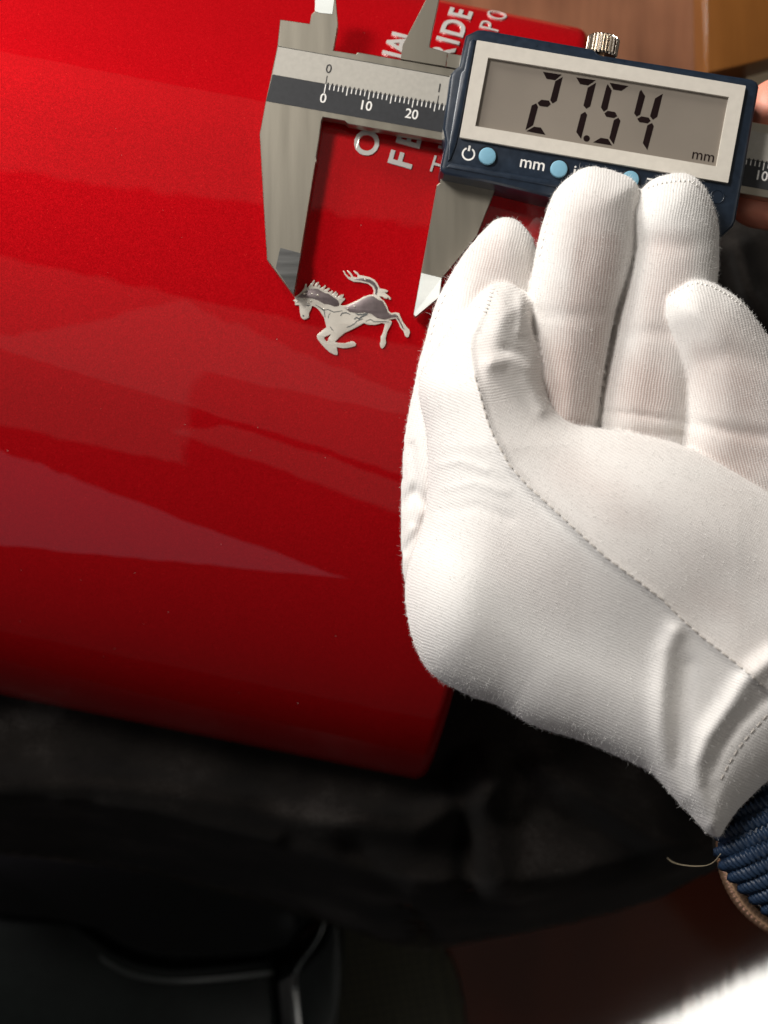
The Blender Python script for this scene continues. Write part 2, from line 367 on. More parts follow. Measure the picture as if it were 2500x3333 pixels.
# raised chrome lettering, read upwards
def letter(ch, px, py, cap, ang, off, parent):
    me, a = text_mesh(ch, off, .03)
    h = cap/K*1.02
    capu = .73
    cx = (a[:, 0].min()+a[:, 0].max())/2
    lx = (a[:, 0]-cx)*h/capu; ly = (a[:, 1]-capu/2)*h/capu; lz = np.where(a[:, 2] > 0, .35, -.5)
    c = on_case(px, py); th = math.radians(ang-math.degrees(AX))
    s0 = c.x*av[0]+c.y*av[1]; l0 = float(np.interp(-(c.x*nv[0]+c.y*nv[1]), -pt[8:], ls[8:]))
    s_ = s0+lx*math.sin(th)-ly*math.cos(th); l_ = l0-(lx*math.cos(th)+ly*math.sin(th))
    t_ = np.interp(l_, ls, pt)+np.interp(l_, ls, nrm2[:, 0])*lz; z = np.interp(l_, ls, pz)+np.interp(l_, ls, nrm2[:, 1])*lz
    x = av[0]*s_+nv[0]*t_; y = av[1]*s_+nv[1]*t_
    set_co(me, np.stack([x, y, z], 1))
    return link('letter', me, CHROME, parent)
for ch, x, y in [('O', 1191, 465), ('F', 1211, 400), ('F', 1226, 345), ('I', 1239, 303), ('C', 1256, 245), ('I', 1279, 180), ('A', 1293, 146), ('L', 1314, 108)]:
    letter(ch, x, y, 80, 15, .02, case)
for ch, x, y in [('F', 1303, 519), ('E', 1330, 452), ('R', 1353, 385), ('R', 1378, 316), ('A', 1406, 240), ('R', 1437, 172), ('I', 1455, 134), ('D', 1474, 91), ('E', 1496, 45), ('A', 1513, 6), ('L', 1534, -40), ('E', 1550, -84), ('R', 1570, -130)]:
    letter(ch, x, y, 80, 16, .022, case)
for ch, x, y in [('T', 1436, 541), ('I', 1456, 487), ('P', 1592, 86), ('O', 1615, 50), ('R', 1638, 10), ('T', 1654, -34)]:
    letter(ch, x, y, 72, 17, -.008, case)

# running horse emblem
ZA = lambda p: zoomed(940, 870, 7.375, p); ZB = lambda p: zoomed(1100, 860, 6.636, p)
horse = ZA([(135,715),(255,640),(330,560),(375,500),(395,400),(430,400),(425,500),(470,470),(540,380),(610,300),(628,320),(575,440),(600,470),(650,380),(715,345),(725,370),(670,465),(700,455),(745,415),(760,445),(740,505),(800,480),(880,425),(890,455),(820,555),(880,530),(970,490),(985,515),(920,595),(960,600),(1050,550),(1065,575),(1010,655),(1060,630),(1135,570),(1145,600),(1110,685),(1160,612),(1175,640),(1150,735),(1200,690),(1270,645),(1280,665),(1240,745),(1305,640),(1320,665),(1280,745),(1350,740),(1345,770),(1270,850),(1230,905),(1290,920)])
horse += ZB([(180,885),(400,790),(560,700),(680,660),(760,655),(770,620),(775,570),(740,490),(650,420),(480,385),(330,375),(230,320),(150,230),(110,140),(132,140),(170,210),(230,270),(290,288),(268,230),(192,135),(227,135),(283,190),(335,270),(420,288),(425,240),(335,140),(372,140),(435,190),(462,235),(560,250),(680,280),(780,330),(850,410),(885,480),(900,520),(1000,540),(1080,570),(1075,602),(1010,612),(1090,680),(1130,710),(1148,765),(1108,762),(1080,712),(1060,750),(1010,740),(960,700),(895,692),(930,740),(1000,800),(1060,900),(1095,1010),(1150,1055),(1250,1040),(1320,1055),(1340,1110),(1400,1240),(1480,1350),(1540,1410),(1555,1470),(1530,1560),(1500,1585),(1450,1550),(1420,1450),(1350,1370),(1310,1270),(1250,1170),(1140,1190),(1080,1208),(1130,1215),(1165,1240),(1155,1290),(1110,1370),(1060,1470),(1030,1600),(1040,1700),(1010,1770),(960,1825),(925,1800),(905,1720),(925,1640),(925,1560),(960,1510),(1000,1380),(1015,1290),(960,1265),(800,1310),(650,1305),(560,1270),(450,1330),(300,1410),(170,1470)])
horse += ZA([(1350,1570),(1220,1670),(1105,1790),(1200,1815),(1350,1820),(1440,1790)])
horse += ZB([(250,1690),(280,1660),(350,1675),(395,1720),(370,1770),(250,1800),(130,1815)])
horse += ZA([(1320,1945),(1150,1915),(1160,1980),(1175,2050),(1165,2105),(1100,2100),(980,2040),(880,1950),(780,1840),(690,1720),(668,1650),(700,1600),(800,1520),(905,1435),(880,1340),(850,1210),(790,1120),(730,1030),(650,960),(560,920),(530,1010),(480,1100),(480,1200),(440,1230),(370,1255),(310,1220),(280,1160),(265,1050),(250,900),(200,910),(150,905),(150,830),(105,790),(160,765)])
hole = ZA([(850,1680),(1010,1602),(960,1700),(922,1795),(855,1722)])
def relief(poly, holes, lift, dome=0.0, base=-.3):
    """plate that follows the case, its face domed inwards from the outline"""
    loops = [[on_case(x, y, lift) for x, y in l] for l in [poly]+list(holes)]
    flat = [p for l in loops for p in l]; n = len(flat)
    tr = tessellate_polygon([[Vector((p.x, p.y, 0)) for p in l] for l in loops])
    bm = bmesh.new()
    top = [bm.verts.new(p*S) for p in flat]; bot = [bm.verts.new((p+Vector((0, 0, base-lift)))*S) for p in flat]
    for t in tr:
        try: bm.faces.new([top[i] for i in t])
        except ValueError: pass
    k = 0
    for l in loops:
        for i in range(len(l)):
            a, b = k+i, k+(i+1) % len(l)
            try: bm.faces.new([top[a], top[b], bot[b], bot[a]])
            except ValueError: pass
        k += len(l)
    bmesh.ops.recalc_face_normals(bm, faces=bm.faces)
    ts = set(top)
    ed = [e for e in bm.edges if e.verts[0] in ts and e.verts[1] in ts and len(e.link_faces) == 2 and abs(e.link_faces[0].normal.dot(e.link_faces[1].normal)) < .6]
    if dome: bmesh.ops.bevel(bm, geom=ed, offset=dome*S, segments=2, profile=.5, affect='EDGES', clamp_overlap=True)
    me = bpy.data.meshes.new('relief'); bm.to_mesh(me); bm.free()
    me.polygons.foreach_set('use_smooth', [True]*len(me.polygons)); me.set_sharp_from_angle(angle=math.radians(50))
    return me
emb = link('horse_emblem', relief(horse, [hole], .42, .10), EMB, case, label='chrome running horse emblem')
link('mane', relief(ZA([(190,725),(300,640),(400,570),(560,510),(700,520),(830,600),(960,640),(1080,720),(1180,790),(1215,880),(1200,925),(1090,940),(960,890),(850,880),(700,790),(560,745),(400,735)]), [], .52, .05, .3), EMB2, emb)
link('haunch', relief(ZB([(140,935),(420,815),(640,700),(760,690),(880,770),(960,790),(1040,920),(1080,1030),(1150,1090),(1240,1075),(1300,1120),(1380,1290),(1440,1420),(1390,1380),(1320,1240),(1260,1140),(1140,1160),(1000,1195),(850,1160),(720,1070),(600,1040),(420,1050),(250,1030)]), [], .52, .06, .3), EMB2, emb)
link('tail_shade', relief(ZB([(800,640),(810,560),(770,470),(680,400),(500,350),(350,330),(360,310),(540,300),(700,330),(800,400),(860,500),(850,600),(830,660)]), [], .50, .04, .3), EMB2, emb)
def groove(pts, wpx, name, mat=EMBD):
    v = [Vector(p) for p in pts]; lft, rgt = [], []
    for i, p in enumerate(v):
        d = (v[min(i+1, len(v)-1)]-v[max(i-1, 0)]).normalized(); q = Vector((-d.y, d.x))
        ww = wpx*(.35+.65*math.sin(math.pi*(i+.5)/len(v)))
        lft.append(tuple(p+q*ww)); rgt.append(tuple(p-q*ww))
    return link(name, relief(lft+rgt[::-1], [], .46, 0, .3), mat, emb)
for g, wd in [(ZA([(770,970),(850,1030),(940,1010),(1000,1040),(1080,1075),(1200,1060),(1290,1040)]), 1.5), (ZA([(1240,1170),(1280,1100),(1380,1090),(1475,1130)]), 2.0),
              (ZA([(990,1420),(1030,1480),(1075,1530)]), 1.3), (ZA([(640,900),(740,960),(850,1050),(870,1200)]), 1.6), (ZA([(945,1220),(960,1150),(1000,1090)]), 1.0), (ZA([(430,900),(470,925),(515,900)]), 2.0), (ZA([(1390,1440),(1430,1420),(1475,1430)]), 1.0),
              (ZB([(350,1190),(400,1150),(460,1180),(520,1130),(640,1080)]), 3.0), (ZB([(190,1365),(260,1340),(350,1290),(420,1220),(540,1180)]), 1.6), (ZB([(380,1060),(440,1090),(560,1080),(650,1050)]), 2.2), (ZB([(600,1230),(700,1190),(780,1240),(860,1240),(1000,1235),(1100,1250)]), 1.6)]:
    groove(g, wd, 'engraved_line')
link('nostril', relief(disc_poly(*ZA([(350,1165)])[0], 3.2, 12), [], .46, 0, .3), EMBD, emb)
for (x, y), r in [(ZA([(370,630)])[0], 5), (ZA([(690,665)])[0], 5), (ZA([(560,630)])[0], 4), (ZA([(200,820)])[0], 3.5), (ZA([(465,855)])[0], 4), (ZA([(530,810)])[0], 3.5), (ZA([(850,1005)])[0], 3), (ZA([(370,740)])[0], 3.5), (ZB([(360,910)])[0], 4), (ZB([(210,960)])[0], 3.5), (ZB([(585,330)])[0], 2.5)]:
    c = on_case(x, y, .52); sv, sf = [], []
    bm = bmesh.new(); bmesh.ops.create_uvsphere(bm, u_segments=10, v_segments=6, radius=r/K*S, matrix=Matrix.Translation(c*S) @ Matrix.Diagonal((1, .8, .6, 1)))
    me = bpy.data.meshes.new('bead'); bm.to_mesh(me); bm.free(); me.polygons.foreach_set('use_smooth', [True]*len(me.polygons))
    link('raised_curl', me, EMB, emb)

# ================================================================= digital caliper
Z1 = lambda p: zoomed(800, 0, 2.074, p); Z2 = lambda p: zoomed(1400, 0, 1.508, p)
CA = math.radians(10.15); O0 = P(1060.5, 274)
ux = Vector((math.cos(CA), -math.sin(CA), 0)); uy = Vector((math.sin(CA), math.cos(CA), 0)); uz = Vector((0, 0, 1))
def cal(u, v, z=0.0): return O0+ux*u+uy*v+uz*z
cali = thing('caliper', (20, 80, -3.5), 'digital caliper with navy display housing and steel jaws open over the emblem', 'caliper')
beam = link('main_beam', prism([(912,63),(1008,77),(1014,46),(1026,36),(1024,-60),(1088,-60),(1094,0),(1100,80),(1085,164),(1159,176),(1165,170),(1473,224),(3300,547),(3300,786),(1444,458),(1133,403),(1121,393),(1051,381),(1046,390),(1040,440),(1029,510),(1031,522),(1026,530),(979,816),(955,957),(952,957),(869,845),(857,650),(845,436),(865,330),(903,150)], 0, -3.6, bevel=.12, seg=1), STEEL, cali)
ln = lambda x, x0, y0: y0+(x-x0)*.1775
link('silver_strip', prism([(905,152),(3296,ln(3296,905,152)),(3296,ln(3296,887,242)),(887.5,242)], .06, -.05), SILVER, beam)
link('black_strip', prism([(887,242.6),(3296,ln(3296,887,242.6)),(3296,ln(3296,866,329)),(866.5,329)], .06, -.05), BLACKSTRIP, beam)
link('tip_facet', prism([(1027,-60),(1025,36),(1040,42),(1082,46),(1088,0),(1086,-60)], .10, -.2, ztop=[.1,.1,.1,.1,.1,.1], bevel=.05, seg=1), STEEL_B, beam)
link('jaw_facet', prism([(912,806),(979,824),(955.5,955),(953,955),(897,873)], .3, -.4, ztop=[.05, .35, .35, .3, .05]), STEEL_D, beam)
link('groove_line', prism([(905,149.5),(1472,ln(1472,905,149.5)),(1472,ln(1472,905,151.5)),(905,151.5)], .03, -.05), STEEL_D, beam)
def quads(rects, z, h=.02):
    v, f = [], []
    for (u0, v0, u1, v1) in rects:
        k = len(v); v += [cal(u0, v0, z), cal(u1, v0, z), cal(u1, v1, z), cal(u0, v1, z)]; f.append((k, k+1, k+2, k+3))
    return mesh_from(v, f)
wt, bt = [], []
for k in list(range(0, 29))+list(range(93, 150)):
    l = 2.3 if k == 0 else (1.75 if k % 5 == 0 else 1.15)
    wt.append((k-.115, -l, k+.115, -.02))
for k in list(range(0, 17)):
    u = k*25.4/16
    if k in (0, 16): bt.append((u-.1, .1, u+.1, 1.9))
(link('millimetre_marks', quads(wt, .10), WHITE, beam))['kind'] = 'stuff'
(link('inch_marks', quads(bt, .10), INK, beam))['kind'] = 'stuff'
for k in list(range(0, 28))+list(range(93, 150)): pass
(link('inch_comb', quads([(k+.5-.16, -.1, k+.5+.16, .42) for k in list(range(0, 27))+list(range(93, 149))], .095), INK, beam))['kind'] = 'stuff'
def print_text(body, px, py, z, xh, mat, parent, name, off=0.0, unit=.73, slant=0.0, ext=.01, angle=None):
    me, a = text_mesh(body, off, 0.0)
    k = xh/K/unit
    cx = (a[:, 0].min()+a[:, 0].max())/2; cy = (a[:, 1].min()+a[:, 1].max())/2
    lx = (a[:, 0]-cx)*k; ly = (a[:, 1]-cy)*k; lx = lx+ly*slant
    c = P(px, py, z)
    q = np.array([tuple(c+ux*x+uy*y) for x, y in zip(lx, ly)])
    set_co(me, q)
    return link(name, me, mat, parent)
for t, x, y in [('0', *Z1([(523,662)])[0]), ('10', *Z1([(817,713)])[0]), ('20', *Z1([(1121,769)])[0]), ('100', 2493, 574)]:
    print_text(t, x, y, .10, 32, WHITE, beam, 'numeral', .012)
for t, x, y in [('0', *Z1([(561,463)])[0]), ('1', *Z1([(1308,594)])[0])]:
    print_text(t, x, y, .10, 30, INK, beam, 'numeral', .006)
# moving jaws
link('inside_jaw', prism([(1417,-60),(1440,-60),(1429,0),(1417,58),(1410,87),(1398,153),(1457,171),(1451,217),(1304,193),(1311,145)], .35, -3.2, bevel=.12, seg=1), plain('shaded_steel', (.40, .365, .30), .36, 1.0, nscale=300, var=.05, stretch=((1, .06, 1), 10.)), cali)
link('slide_block', prism([(1458,172),(1520,183),(1514,229),(1452,217)], .25, -3.2, bevel=.1, seg=1), STEEL, cali)
jaw = link('outside_jaw', prism([(1439,548),(1432,595),(1422,603),(1405,700),(1371,886),(1346,1025),(1353,1031),(1431,967),(1439,906),(1552,769),(1620,597),(1624,560)], .2, -3.4, bevel=.12, seg=1), STEEL, cali)
link('jaw_facet', prism([(1371.5,888),(1437,904),(1429.5,966),(1353,1030),(1347,1024)], .5, -.2, ztop=[.3, .3, .7, .75, .7]), STEEL_B, jaw)
# display housing
house = link('display_housing', prism([(1516,113),(1555,94),(1575,94),(1932,157),(1948,172),(1958,177),(2448,255),(2466,264),(2473,280),(2396,721),(2388,738),(2348,774),(2330,772),(1605,598),(1445,566),(1434,556),(1432,543),(1449,463),(1441,419),(1465,241),(1477,226),(1494,212)], 7, -4.5, bevel=1.1, seg=3), NAVY, cali)
link('grip_rail', prism([(1500,238),(1511,226),(1529,134),(1541,126),(1548,130),(1535,200),(1500,400),(1484,470),(1466,520),(1458,524),(1462,462)], 7.5, 6.5, bevel=.35), NAVY, house)
link('lower_rail', prism([(1450,545),(1470,530),(1800,588),(2330,682),(2330,706),(1800,608)], 7.3, 6.5, bevel=.25), NAVY, house)
bez = link('bezel', prism(chaikin([(1553,131),(1556,131),(2420,277.5),(2428,279),(2427,284),(2371,588),(2370,595),(2364,594),(1503,447.5),(1496,446),(1497,440),(1551,137)], 1), 8.1, 6.8, holes=[[(1589,187),(2373,315.5),(2332,541.5),(1547,410)]]), BEZEL, house)
disp = link('display', prism([(1587,185),(2375,314),(2334,543),(1545,412)], 7.2, 6.6), LCD, house)
ZC = lambda p: zoomed(1690, 210, 6.381, p); ZD = lambda p: zoomed(1920, 240, 6.381, p)
segs = [ZC(p) for p in ([(495,150),(885,210),(745,325),(570,298)], [(905,255),(780,755),(695,810),(645,740),(750,345)], [(460,730),(620,750),(655,825),(590,882),(425,860),(380,795)], [(355,805),(392,880),(290,1260),(130,1360),(260,850)], [(310,1290),(450,1310),(545,1460),(150,1385)],
   [(1185,265),(1590,325),(1430,435),(1265,405)], [(1600,375),(1475,870),(1395,920),(1335,850),(1425,480)], [(1370,980),(1412,1045),(1285,1545),(1185,1400),(1280,1035)])]
segs += [ZD(p) for p in ([(410,185),(800,255),(660,355),(490,330)], [(370,215),(455,345),(365,735),(290,790),(230,700),(345,260)], [(370,770),(525,795),(570,880),(500,920),(345,895),(300,825)], [(595,910),(635,980),(495,1470),(405,1335),(500,960)], [(225,1330),(380,1355),(460,1490),(65,1425)],
   [(1065,330),(1150,465),(1045,850),(970,890),(920,820),(1030,380)], [(1515,415),(1400,895),(1310,955),(1250,880),(1355,510)], [(1070,885),(1220,910),(1265,980),(1200,1030),(1030,1005),(985,935)], [(1290,1020),(1328,1090),(1195,1585),(1100,1440),(1195,1070)])]
for sg in segs: link('digit_segment', prism(sg, 7.24, 7.1), LCDSEG, disp)
link('decimal_point', prism(disc_poly(*ZC([(1400,1535)])[0], 10.5, 24), 7.24, 7.1), LCDSEG, disp)
print_text('mm', 2289, 511, 7.24, 27, LCDSEG, disp, 'unit_symbol', .002, unit=.55)
# buttons and their print
for x, y in [(1587, 507), (1820, 549), (2053, 583)]:
    link('button_well', prism(disc_poly(x, y, 33), 7.06, 6.8), NAVY_D, house)
    link('button', prism(disc_poly(x, y, 28), 8.0, 6.9, bevel=.3, seg=3), BUTTON, house)
cx, cy = 1525, 501
ring_o, ring_i = [], []
for i in range(25):
    t = math.radians(-90+10+28+i*(360-56)/24)
    ring_o.append((cx+22*math.cos(t), cy+22*math.sin(t))); ring_i.append((cx+16.5*math.cos(t), cy+16.5*math.sin(t)))
link('power_symbol', prism(ring_o+ring_i[::-1], 7.06, 6.95), WHITE, house)
link('power_symbol', prism([(1526,473),(1533,474.5),(1529,492),(1522,491)], 7.06, 6.95), WHITE, house)
print_text('mm', 1733, 537, 7.06, 30, WHITE, house, 'unit_print', .008, unit=.55)
print_text('in', 1884, 560, 7.06, 30, WHITE, house, 'unit_print', .008, unit=.55)
link('zero_print', prism([(2107,579),(2130,583),(2129,588),(2106,584)], 7.06, 6.95), WHITE, house)
me = bpy.data.meshes.new('ring'); bm = bmesh.new()
c = P(2335, 640, 7.02); bmv = []
for i in range(24):
    t = 2*math.pi*i/24
    for k in range(6):
        s = 2*math.pi*k/6; rr = 1.45+.16*math.cos(s); bmv.append(bm.verts.new(Vector((c.x+rr*math.cos(t), c.y+rr*math.sin(t), c.z+.16*math.sin(s)))*S))
for i in range(24):
    for k in range(6): bm.faces.new([bmv[i*6+k], bmv[((i+1) % 24)*6+k], bmv[((i+1) % 24)*6+(k+1) % 6], bmv[i*6+(k+1) % 6]])
bm.to_mesh(me); bm.free(); me.polygons.foreach_set('use_smooth', [True]*len(me.polygons)); link('moulded_ring', me, NAVY, house)
# knurled lock screw on the top edge
c0 = P(1962, 150, 3.0); vs, fs = [], []
n = 144; prof_k = [(0, -2.2), (2.9, -2.2), (3.25, -1.9), (3.25, 1.7), (2.9, 2.1), (0, 2.1)]
for rr, h in prof_k:
    for i in range(n):
        t = 2*math.pi*i/n; r2 = rr*(1+(.10*math.tanh(2.2*math.sin(22*t)) if rr > 3 else 0))
        vs.append(c0+ux*(r2*math.cos(t))+uz*(r2*math.sin(t))+uy*h)
for j in range(len(prof_k)-1):
    for i in range(n): fs.append((j*n+i, j*n+(i+1) % n, (j+1)*n+(i+1) % n, (j+1)*n+i))
me = mesh_from(vs, fs); link('lock_screw', me, KNURL, cali)
v, f = tube([c0-uy*4.5, c0+uy*0], 1.0, 12); link('screw_shaft', mesh_from(v, f, True), ROSE, cali)

# ================================================================= solids grown from outlines (hand, cuff, strap)
def seg_dist(X, Y, pts, closed=True):
    """distance to a polyline and the running length of the nearest point"""
    best = np.full(X.shape, 1e9); along = np.zeros(X.shape); side = np.zeros(X.shape); run = 0.0
    m = len(pts)
    for i in range(m if closed else m-1):
        ax, ay = pts[i]; bx, by = pts[(i+1) % m]; dx, dy = bx-ax, by-ay; l2 = dx*dx+dy*dy+1e-9
        t = np.clip(((X-ax)*dx+(Y-ay)*dy)/l2, 0, 1); d = np.hypot(X-ax-t*dx, Y-ay-t*dy)
        k = d < best; best = np.where(k, d, best); along = np.where(k, run+t*math.sqrt(l2), along)
        side = np.where(k, np.sign(dx*(Y-ay)-dy*(X-ax)), side); run += math.sqrt(l2)
    return best, along, side
def inside(X, Y, pts):
    r = np.zeros(X.shape, bool); m = len(pts)
    for i in range(m):
        ax, ay = pts[i]; bx, by = pts[(i+1) % m]
        if ay == by: continue
        c = ((ay > Y) != (by > Y)) & (X < (bx-ax)*(Y-ay)/(by-ay)+ax); r ^= c
    return r
def blur(a, n):
    for _ in range(n):
        p = np.pad(a, 1, mode='edge'); a = (p[1:-1, 1:-1]*4+(p[:-2, 1:-1]+p[2:, 1:-1]+p[1:-1, :-2]+p[1:-1, 2:])*2+p[:-2, :-2]+p[:-2, 2:]+p[2:, :-2]+p[2:, 2:])/16
    return a
class Solid:
    def __init__(s, pts, R, z0, kf=1.0, kb=1.0, g=5.0, extra=None, smooth=8, ch=2):
        pts = chaikin(pts, ch); s.pts = pts
        a = np.array(pts); x0, y0 = a.min(0)-2*g; x1, y1 = a.max(0)+2*g
        xs = np.arange(x0, x1, g); ys = np.arange(y0, y1, g); X, Y = np.meshgrid(xs, ys); s.X, s.Y, s.g, s.x0, s.y0 = X, Y, g, x0, y0
        d, _, _ = seg_dist(X, Y, pts); ins = inside(X, Y, pts); d = np.where(ins, d, -d); s.d = d
        dm = np.maximum(d+g*.4, 0)/K
        h = np.where(dm < R, np.sqrt(np.maximum(R*R-(R-np.minimum(dm, R))**2, 0)), R)
        hb = blur(h, smooth); edge = np.clip(dm/(3*g/K), 0, 1); s.h = h*(1-edge)+hb*edge
        zz = z0(X, Y)
        s.front = zz+s.h*kf; s.back = zz-s.h*kb; s.ok = d > -g*.4
        if extra is not None: s.front = s.front+extra(X, Y)*np.clip(s.h/3., 0, 1)
        s.front = np.maximum(s.front, s.back+.05)
    def mesh(s):
        ok = s.ok; q = ok[:-1, :-1] & ok[1:, :-1] & ok[:-1, 1:] & ok[1:, 1:]
        used = np.zeros(ok.shape, bool); used[:-1, :-1] |= q; used[1:, :-1] |= q; used[:-1, 1:] |= q; used[1:, 1:] |= q
        idx = -np.ones(ok.shape, int); n = used.sum(); idx[used] = np.arange(n)
        X, Y = s.X[used], s.Y[used]
        def pos(z): f = (CAM-z)/CAM/K; return np.stack([(X-1250)*f, -(Y-1666.5)*f, z], 1)
        V = np.concatenate([pos(s.front[used]), pos(s.back[used])])
        J, I = np.nonzero(q)
        A, B, Cc, D = idx[J, I], idx[J, I+1], idx[J+1, I+1], idx[J+1, I]
        F = [np.stack([D, Cc, B, A], 1), np.stack([A, B, Cc, D], 1)+n]
        qp = np.pad(q, 1)
        up = q & ~qp[:-2, 1:-1]; dn = q & ~qp[2:, 1:-1]; lf = q & ~qp[1:-1, :-2]; rt = q & ~qp[1:-1, 2:]
        for msk, o1, o2 in ((up, (0, 0), (0, 1)), (dn, (1, 1), (1, 0)), (lf, (1, 0), (0, 0)), (rt, (0, 1), (1, 1))):
            j, i = np.nonzero(msk); a = idx[j+o1[0], i+o1[1]]; b = idx[j+o2[0], i+o2[1]]
            F.append(np.stack([a, b, b+n, a+n], 1))
        return V, np.concatenate(F)
    def sample(s, px, py, arr):
        fx = np.clip((px-s.x0)/s.g, 0, s.X.shape[1]-1.001); fy = np.clip((py-s.y0)/s.g, 0, s.X.shape[0]-1.001)
        i = fx.astype(int); j = fy.astype(int); u = fx-i; v = fy-j
        return arr[j, i]*(1-u)*(1-v)+arr[j, i+1]*u*(1-v)+arr[j+1, i]*(1-u)*v+arr[j+1, i+1]*u*v
def fuse(solids, voxel, smooth, extra=()):
    Vs, Fs, k = [], [], 0
    for s in solids:
        V, F = s.mesh(); Vs.append(V); Fs.append(F+k); k += len(V)
    V = np.concatenate(Vs); F = np.concatenate(Fs)
    me = bpy.data.meshes.new('hand_raw'); me.from_pydata((V*S).tolist(), [], F.tolist()); me.update()
    o = bpy.data.objects.new('hand_raw', me); C.objects.link(o)
    r = o.modifiers.new('remesh', 'REMESH'); r.mode = 'VOXEL'; r.voxel_size = voxel*S
    sm = o.modifiers.new('smooth', 'SMOOTH'); sm.factor = .5; sm.iterations = smooth
    dg = bpy.context.evaluated_depsgraph_get(); dg.update()
    out = bpy.data.meshes.new_from_object(o.evaluated_get(dg))
    bpy.data.objects.remove(o); bpy.data.meshes.remove(me)
    out.polygons.foreach_set('use_smooth', [True]*len(out.polygons))
    return out
def coords(me):
    a = np.zeros(len(me.vertices)*3, np.float32); me.vertices.foreach_get('co', a); return a.reshape(-1, 3).astype(float)/S
lerp = lambda t, a, b: a+(b-a)*t
def ramp_y(y0, z0, y1, z1): return lambda X, Y: lerp(np.clip((Y-y0)/(y1-y0), 0, 1), z0, z1)
def gauss(X, Y, line, wd, closed=False):
    d, _, _ = seg_dist(X, Y, line, closed); return np.exp(-(d/wd)**2)

SEAM = [(1600,930),(1575,1009),(1550,1067),(1535,1096),(1531,1139),(1537,1175),(1546,1226),(1568,1306),(1586,1371),(1607,1422),(1657,1513),(1717,1581),(1793,1649),(1898,1747),(1973,1814),(2064,1882),(2154,1950),(2222,2018),(2282,2071),(2350,2123),(2418,2176),(2486,2236),(2560,2300),(2700,2420)]
thumb_pts = [(1585,934),(1608,920),(1661,918),(1690,942),(1732,958),(1742,990),(1745,1080),(1764,1140),(1773,1200),(1772,1254),(1790,1310),(1815,1345),(1875,1383),(1966,1395),(2079,1412),(2222,1448),(2343,1504),(2426,1551),(2500,1593),(2640,1690),(2800,1800),(2800,2250),(2660,2400),(2500,2541),(2464,2571),(2410,2625),(2368,2680),(2341,2732),(2308,2716),(2278,2686),(2211,2613),(2163,2560),(2120,2512),(2042,2475),(1898,2411),(1783,2378),(1705,2348),(1639,2300),(1536,2268),(1431,2217),(1382,2169),(1340,2078),(1322,1988),(1318,1900),(1335,1810),(1368,1740),(1390,1640),(1393,1513),(1389,1400),(1368,1320),(1360,1270),(1366,1220),(1390,1180),(1427,1125),(1456,1081),(1488,1034),(1540,980)]
FOLD1 = [(2195,2060),(2169,2120),(2154,2250),(2152,2390),(2163,2511),(2215,2600)]
GRV1 = [(2235,2170),(2217,2300),(2215,2440),(2240,2560),(2290,2660)]
FOLD2 = [(2520,2140),(2425,2221),(2374,2300),(2302,2400),(2262,2493),(2265,2571),(2310,2680)]
GRV2 = [(2500,2270),(2400,2350),(2345,2430),(2310,2530),(2312,2650),(2335,2710)]
CUFFST = [(2500,2330),(2440,2390),(2370,2490),(2325,2580)]
rn = np.random.default_rng(3); WAV = [(rn.uniform(.004, .02), rn.uniform(0, 6.28), rn.uniform(0, 6.28), rn.uniform(.4, 1)) for _ in range(14)]
def soft_noise(X, Y):
    r = np.zeros(X.shape)
    for k, th, ph, am in WAV: r += am*np.sin(k*(X*math.cos(th)+Y*math.sin(th))+ph+1.3*np.sin(.006*(X*math.sin(th)-Y*math.cos(th))))
    return r/len(WAV)
def thumb_extra(X, Y):
    d, al, sd = seg_dist(X, Y, SEAM, False)
    e = 2.4*np.exp(-d/95.)+.55*np.exp(-(d/9.)**2)-.10*np.exp(-((d-18)/9.)**2)
    e += 2.0*gauss(X, Y, FOLD1, 34)-1.0*gauss(X, Y, GRV1, 34)
    e += 2.6*gauss(X, Y, FOLD2, 36)-1.3*gauss(X, Y, GRV2, 28)
    e -= .2*gauss(X, Y, CUFFST, 12)
    # fold of the fabric at the thumb joint
    e += 1.7*gauss(X, Y, [(1600,1180),(1660,1170),(1705,1205),(1740,1265),(1765,1330)], 26)-1.2*gauss(X, Y, [(1650,1135),(1700,1150),(1738,1185),(1760,1240)], 15)
    e += 1.0*gauss(X, Y, [(1690,965),(1700,1020),(1690,1080)], 14)-1.3*gauss(X, Y, [(1712,960),(1722,1020),(1740,1080)], 9)
    e += 6.0*np.exp(-(((X-1950)/430)**2+((Y-1780)/330)**2))           # ball of the thumb
    e += 3.0*np.exp(-(((X-1470)/140)**2+((Y-2010)/200)**2))           # joint pushing at the back
    e += 1.0*soft_noise(X, Y)
    e += .3*gauss(X, Y, [(1425, 1512), (1500, 1500), (1585, 1530)], 12)+.22*gauss(X, Y, [(1450, 1590), (1540, 1570), (1650, 1600)], 14)
    e -= .25*gauss(X, Y, [(1430, 1660), (1560, 1650), (1660, 1690)], 20)
    return e
def fing_extra(lines):
    def f(X, Y):
        e = .45*soft_noise(X+900, Y-300)
        for l, a, wd in lines: e = e+a*gauss(X, Y, l, wd)
        return e
    return f
thumb = Solid(thumb_pts, 17, lambda X, Y: 16+6*np.clip((Y-950)/500, 0, 1)+2*np.clip((X-1900)/500, 0, 1), kf=1.0, kb=.75, g=5, extra=thumb_extra, smooth=10, ch=1)
